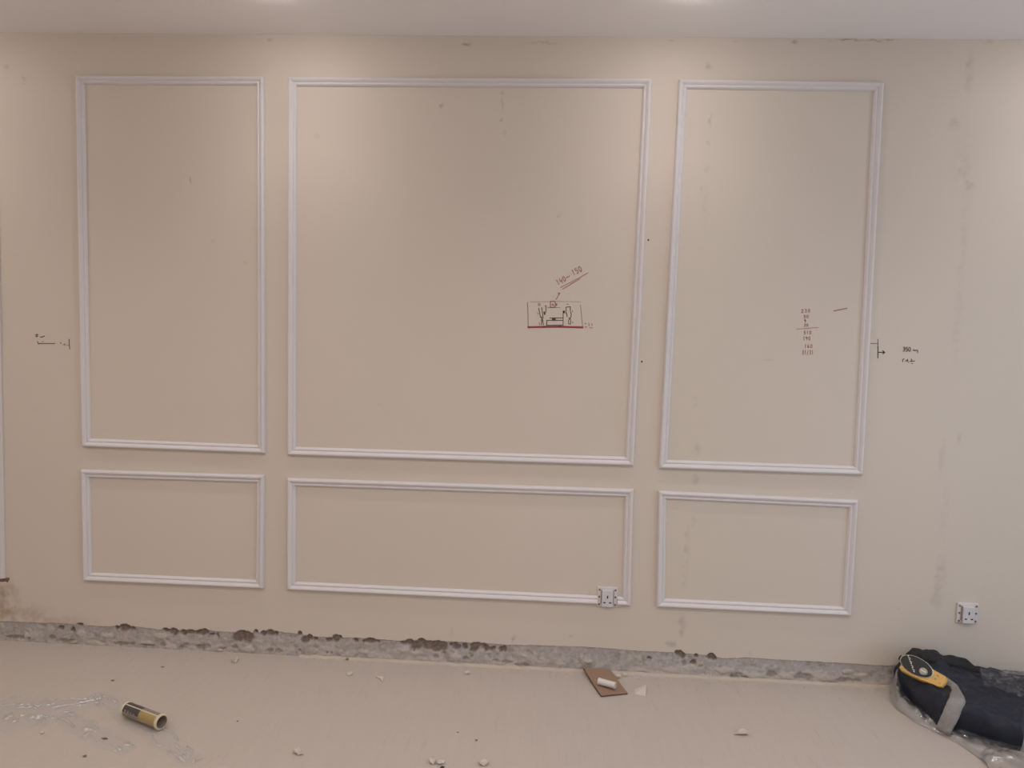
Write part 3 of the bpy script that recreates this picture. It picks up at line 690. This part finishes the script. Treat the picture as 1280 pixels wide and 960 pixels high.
# outer rim that bunches up round the bag's left and front
rim = [(1117,863),(1112,867),(1112,875),(1119,886),(1144,903),(1170,915.5),(1198,930),(1226,950),(1250,978),(1285,1010)]
inn = [(1133,864),(1131,868),(1131,874),(1138,880),(1162,893),(1182,905),(1205,912),(1245,924),(1290,935),(1340,945)]
hts = [.085,.075,.062,.045,.030,.022,.024,.034,.032,.02]
bub = floor_pt(1238, 956)
v = []; nu, nv_ = 150, 40
for i in range(nu):
    t = i/(nu-1)*(len(rim)-1); k = min(int(t), len(rim)-2); fr = t-k
    a = floor_pt(*rim[k]).lerp(floor_pt(*rim[k+1]), fr); b = floor_pt(*inn[k]).lerp(floor_pt(*inn[k+1]), fr); h = hts[k]*(1-fr)+hts[k+1]*fr
    for j in range(nv_):
        q = j/(nv_-1); p = a.lerp(b, q); 
        prof = math.sin(min(1, q*2.6)*math.pi/2)**.8*(1-.65*sstep(.35, 1, q))
        z = .0015 + h*prof*(1+.35*fbm(p.x*24, p.y*24, 4)) + .006*(1-abs(noise.noise(Vector((p.x*40, p.y*26, 2)))*1.6))*prof
        z += .013*math.exp(-((p.x-bub.x)/.09)**2-((p.y-bub.y)/.03)**2)
        v.append((p.x, min(p.y, -.026), max(.0012, z)))
mesh_obj('sheet_rim', v, grid_faces(nu, nv_), M_film2, sheet, smooth=True, up=True)
v = []
for i in range(40):
    for j in range(30):
        s, t = i/39, j/29
        q = bag_xy(.15+.8*s, -.25+.95*t); h = bag_h(q.x, q.y)
        r_ = 1-abs(noise.noise(Vector((q.x*20, q.y*28, 6)))*1.8)
        v.append((q.x, q.y, h+.013+.014*r_+.010*fbm(q.x*30, q.y*30, 8)))
mesh_obj('draped_sheet', v, grid_faces(40, 30), M_film3, sheet, smooth=True, up=True)

# ------------------------------------------------------------------ printed cardboard tube at left
RT = .0262; zc = RT + .006
A, B = floor_pt(158.5, 886, zc), floor_pt(202, 902.5, zc)
A.z = B.z = zc; ax2 = (B-A).normalized(); TLEN = (B-A).length
tb = root('cardboard_tube', ((A+B)/2).to_tuple()[:2] + (0.006,)); tag(tb, 'small cardboard tube with a black and gold label lying on its side', 'tube')
d, s, t_ = frame_axes(ax2)
mesh_obj('tube_wall', *lathe([(.004, RT-.0015), (TLEN-.004, RT-.0015)], A, ax2, 40), M_cream, tb, smooth=True)
mesh_obj('tube_lining', *lathe([(TLEN-.001, RT-.004), (.012, RT-.004), (.012, .0003)], A, ax2, 40), M_tubein, tb, smooth=True)['label'] = 'grey hollow inside'
for (h0, h1) in ((0, .008), (TLEN-.009, TLEN+.001)):
    mesh_obj('tube_rim', *lathe([(h0, RT-.004), (h0, RT+.001), (h0+.002, RT+.002), (h1-.002, RT+.002), (h1, RT+.001), (h1, RT-.004)], A, ax2, 40), M_cream, tb, smooth=True)
def wrap(name, l0, l1, a0, a1, mat, lift=.0006):
    v = []; n = 22
    for h in (l0, (l0+l1)/2, l1):
        for k in range(n):
            a = a0+(a1-a0)*k/(n-1)
            e1 = Vector((0, 0, 1)); e2 = ax2.cross(e1).normalized()
            # angle measured from straight up towards the camera
            c_ = e2 if e2.y < 0 else -e2
            v.append(A + ax2*h + (e1*math.cos(a)+c_*math.sin(a))*(RT-.0015+lift))
    return mesh_obj(name, v, grid_faces(3, n), mat, tb, smooth=True)
D_ = math.radians
wrap('label_panel', .008, TLEN*.49, D_(24), D_(82), M_labeldark)
wrap('label_panel', .008, TLEN*.49, D_(84), D_(150), M_labelgrey)
wrap('label_panel', TLEN*.49, TLEN-.010, D_(24), D_(112), M_labelgold)
wrap('label_panel', TLEN*.49, TLEN-.010, D_(112), D_(150), M_labelgrey)
wrap('label_panel', .008, TLEN*.49, D_(14), D_(-80), M_labeldark)
wrap('label_panel', TLEN*.49, TLEN-.010, D_(14), D_(-80), M_labelgrey)
for k in range(4):
    wrap('label_print', .018+.016*k, .028+.016*k, D_(60+3*k), D_(78), M_labelgrey, .0012)

# ------------------------------------------------------------------ cardboard piece, plastic conduit, chips
c0, c1, c2, c3 = floor_pt(729.5, 841), floor_pt(751.5, 871.5), floor_pt(784.5, 868), floor_pt(762, 840.5)
cb = root('cardboard_piece', tuple(c1.lerp(c3, .5))); tag(cb, 'flat brown cardboard offcut leaning up at the bare plaster strip', 'cardboard')
def lerp2(s, t): return c1.lerp(c2, s).lerp(c0.lerp(c3, s), t)
v = []
for i in range(9):
    for j in range(9):
        s_, tt = i/8, j/8; p = lerp2(s_, tt); p.z = .006 + .016*tt**2*(1-.5*s_) + .0015*math.sin(s_*5+tt*3); p.y = min(p.y, -.012); v.append(p)
mesh_obj('cardboard_sheet', v, grid_faces(9, 9), M_card, cb, solid=.004)
for pq in ((c1, c2), (c1, c0)):
    pts = [pq[0].lerp(pq[1], k/6) for k in range(7)]
    pp = []
    for k, p in enumerate(pts):
        z = .003 + (.016*(k/6)**2 if pq[1] is c0 else .0); pp.append(Vector((p.x, min(p.y, -.012), max(.002, z))))
    mesh_obj('torn_edge', *tube_vf(pp, .0022, 6), M_cardedge, cb)['label'] = 'dark cut edge'
q0, q1, q2, q3 = wall_pt(729, 840, -.010), wall_pt(729, 830, -.008), wall_pt(735.5, 832, -.008), wall_pt(741, 839, -.010)
mesh_obj('bent_flap', [q0, q1, q2, q3], [(0,1,2,3)], M_tubein, cb, solid=.003)['label'] = 'greyish bent-up corner'
pa, pb = floor_pt(748.5, 851.5, .027), floor_pt(769.5, 857, .027)
cr = .0135
dd = (pb-pa).normalized()
ct = root('conduit_offcut', tuple((pa+pb)/2 - Vector((0,0,cr)))); tag(ct, 'short white plastic conduit offcut lying on the brown cardboard', 'pipe offcut')
Lc = (pb-pa).length
mesh_obj('conduit_wall', *lathe([(0, cr-.002), (0, cr), (Lc, cr), (Lc, cr-.002), (0, cr-.002)], pa, dd, 24), M_whiteplastic, ct, smooth=False)
mesh_obj('conduit_cap', *lathe([(-.001, .0002), (-.001, cr+.001), (.006, cr+.001), (.006, cr)], pa, dd, 24), M_whiteplastic, ct)
def chip(name, px, thick, mat, label, cat='debris', tilt=0.0, group=None, lift=0.0):
    pts = [floor_pt(*p) for p in px]; c = sum(pts, Vector())/len(pts)
    v, f = [], []; n = len(pts)
    for lv, sc in ((0, 1.0), (1, .96)):
        for i, p in enumerate(pts):
            q = c+(p-c)*sc; z = .0005 + lift + lv*thick + tilt*(.5+.5*math.sin(i*2.1))
            v.append((q.x, q.y, z))
    for i in range(n): f.append((i, (i+1) % n, n+(i+1) % n, n+i))
    f.append(tuple(range(n))[::-1]); f.append(tuple(n+i for i in range(n)))
    r = mesh_obj(name, v, f, mat); tag(r, label, cat, group); return r
# standing triangular shard
t0, t1, t2 = floor_pt(794, 867.5), floor_pt(806.8, 870), floor_pt(807.5, 865)
ap = t2 + Vector((.002, .02, .022))
sh = mesh_obj('plaster_shard', [t0, t1, t2, ap, t0+Vector((0,.03,.004))], [(0,1,3),(1,2,3),(0,3,4),(0,1,2,4),(2,4,3)], M_chip); tag(sh, 'cream triangular plaster shard just right of the cardboard', 'debris')
def irregular(u, v, ru, rv, n=9, seed=0):
    rnd = random.Random(seed); return [(u+ru*math.cos(2*math.pi*k/n)*(.6+.5*rnd.random()), v+rv*math.sin(2*math.pi*k/n)*(.6+.5*rnd.random())) for k in range(n)]
def crumb(u, v, rx, rz, mat, label, seed, cat='debris', name='plaster_crumb', hh=None):
    p = floor_pt(u, v); bm = bmesh.new(); bmesh.ops.create_icosphere(bm, subdivisions=2, radius=1.0)
    h = hh or rz
    for q in bm.verts:
        k = .8+.5*noise.noise(q.co*1.9+Vector((seed*3.1, 0, 0)))
        q.co = Vector((q.co.x*rx*k, q.co.y*rz*k, (q.co.z*k)*h*.5))
    mz = min(q.co.z for q in bm.verts)
    for q in bm.verts: q.co.z -= mz
    me = bpy.data.meshes.new(name); bm.to_mesh(me); bm.free(); me.materials.append(mat)
    o = bpy.data.objects.new(name, me); C.objects.link(o); o.location = (p.x, p.y, .0003); tag(o, label, cat); return o
chip('paint_flake', irregular(437,843,5.5,2.2,8,1), .003, M_chipwhite, 'thin white paint flake on the floor, left of two near the bare strip', tilt=.006)
chip('paint_flake', [(469,847.2),(480,847.2),(478.5,853.5),(475.5,849.5)], .003, M_chipwhite, 'white T-shaped paint flake on the floor, right of two near the bare strip', tilt=.004)
crumb(584.5,842.5,.015,.010,M_chipwhite,'small white plaster lump below the dark pits of the strip',2,hh=.016)
chip('paint_flake', [(288,826),(291,829),(295,829.5),(298,825),(296.5,823.5),(293.5,828)], .004, M_chip, 'curled cream flake near the wall foot under the left frames', tilt=.010)
chip('paint_flake', irregular(372,942,6,3,9,5), .004, M_chipwhite, 'crumpled white scrap on the open floor left of centre', tilt=.016)
crumb(376,943.5,.012,.007,M_chipwhite,'small white crumb beside the crumpled white scrap',4,hh=.012)
chip('paint_flake', irregular(541,954,6,3.5,9,8), .004, M_chipwhite, 'white scrap at the bottom edge of the photo, larger of two', tilt=.016)
crumb(551,955.5,.018,.010,M_chipwhite,'white crumb touching the larger bottom scrap',6,hh=.018)
crumb(553,960,.008,.006,M_dark,'tiny black bit beside the white bottom scrap',9,hh=.007,name='dark_bit')
chip('paint_flake', irregular(604,956,8,2.6,9,11), .004, M_chipwhite, 'curved white scrap at the bottom edge, smaller of two', tilt=.014)
chip('plaster_shard', [(916,919.2),(935,920.5),(934.5,915.5),(930,913.8),(924,915.5),(921,917.5)], .004, M_chip, 'flat cream shard alone on the floor between cardboard and bag', tilt=.010)
crumb(434,825,.011,.008,M_chipdark,'dark brown rubble crumb at the wall foot',12,hh=.010,name='rubble_crumb')
crumb(203,834,.009,.004,M_chipdark,'brown sliver on the floor under the left low frame',14,hh=.004,name='rubble_crumb')
crumb(141,851,.009,.005,M_chipdark,'brown crumb on the floor above the printed tube',15,hh=.005,name='rubble_crumb')
crumb(131,924.5,.014,.003,M_chipdark,'brown splinter on the lower plastic film fold',16,hh=.010,name='rubble_crumb')
crumb(106,946,.008,.006,M_chipdark,'round brown crumb in front of the plastic film',17,hh=.007,name='rubble_crumb')
crumb(595.5,926,.006,.005,M_chipdark,'lone dark speck on the floor at centre',18,hh=.005,name='rubble_crumb')
crumb(572,916,.005,.004,M_chipdark,'faint brown speck on the centre floor left of the dark one',19,hh=.004,name='rubble_crumb')
crumb(297,902,.005,.004,M_chipdark,'tiny speck on the floor right of the printed tube',20,hh=.004,name='rubble_crumb')
crumb(53,917,.009,.006,M_chipwhite,'white crumb just below the left plastic film',21,hh=.009)
crumb(685,835,.012,.008,M_chip,'cream crumb at the wall foot left of the cardboard',22,hh=.012)
crumb(725,837,.012,.009,M_chipwhite,'pale crumb touching the cardboard top corner',23,hh=.014)
crumb(772.5,848,.016,.010,M_chip,'cream plaster lump behind the white conduit offcut',24,hh=.02)
crumb(781,845,.014,.010,M_chip,'cream plaster lump right behind the conduit offcut',25,hh=.014)
crumb(275,815,.016,.008,M_mortar,'mortar lump at the wall foot under the left low frame',26,hh=.016)
# loose dust and grit fallen along the wall foot: past counting
v, f = [], []
rnd = random.Random(3)
for k in range(420):
    u = rnd.uniform(-20, 1120); off = abs(rnd.gauss(0, 3.2)); p = floor_pt(u, 801.5+.055*u+off)
    if p.y > -.006: p.y = -.006-.02*rnd.random()
    if .15 < p.x < .36 and p.y > -.26: continue
    s_ = rnd.uniform(.0012, .0045); o = len(v)
    for d in ((1,0,0),(-.5,.8,0),(-.5,-.8,0),(0,0,1)): v.append((p.x+d[0]*s_*rnd.uniform(.7,1.4), p.y+d[1]*s_, .0003+d[2]*s_*.8))
    f += [(o,o+2,o+1),(o,o+1,o+3),(o+1,o+2,o+3),(o+2,o,o+3)]
gr = mesh_obj('plaster_grit', v, f, M_mortar); tag(gr, 'fine plaster grit scattered along the wall foot', 'grit', kind='stuff')

for o in bpy.data.objects:
    if '_b' in o: del o['_b']
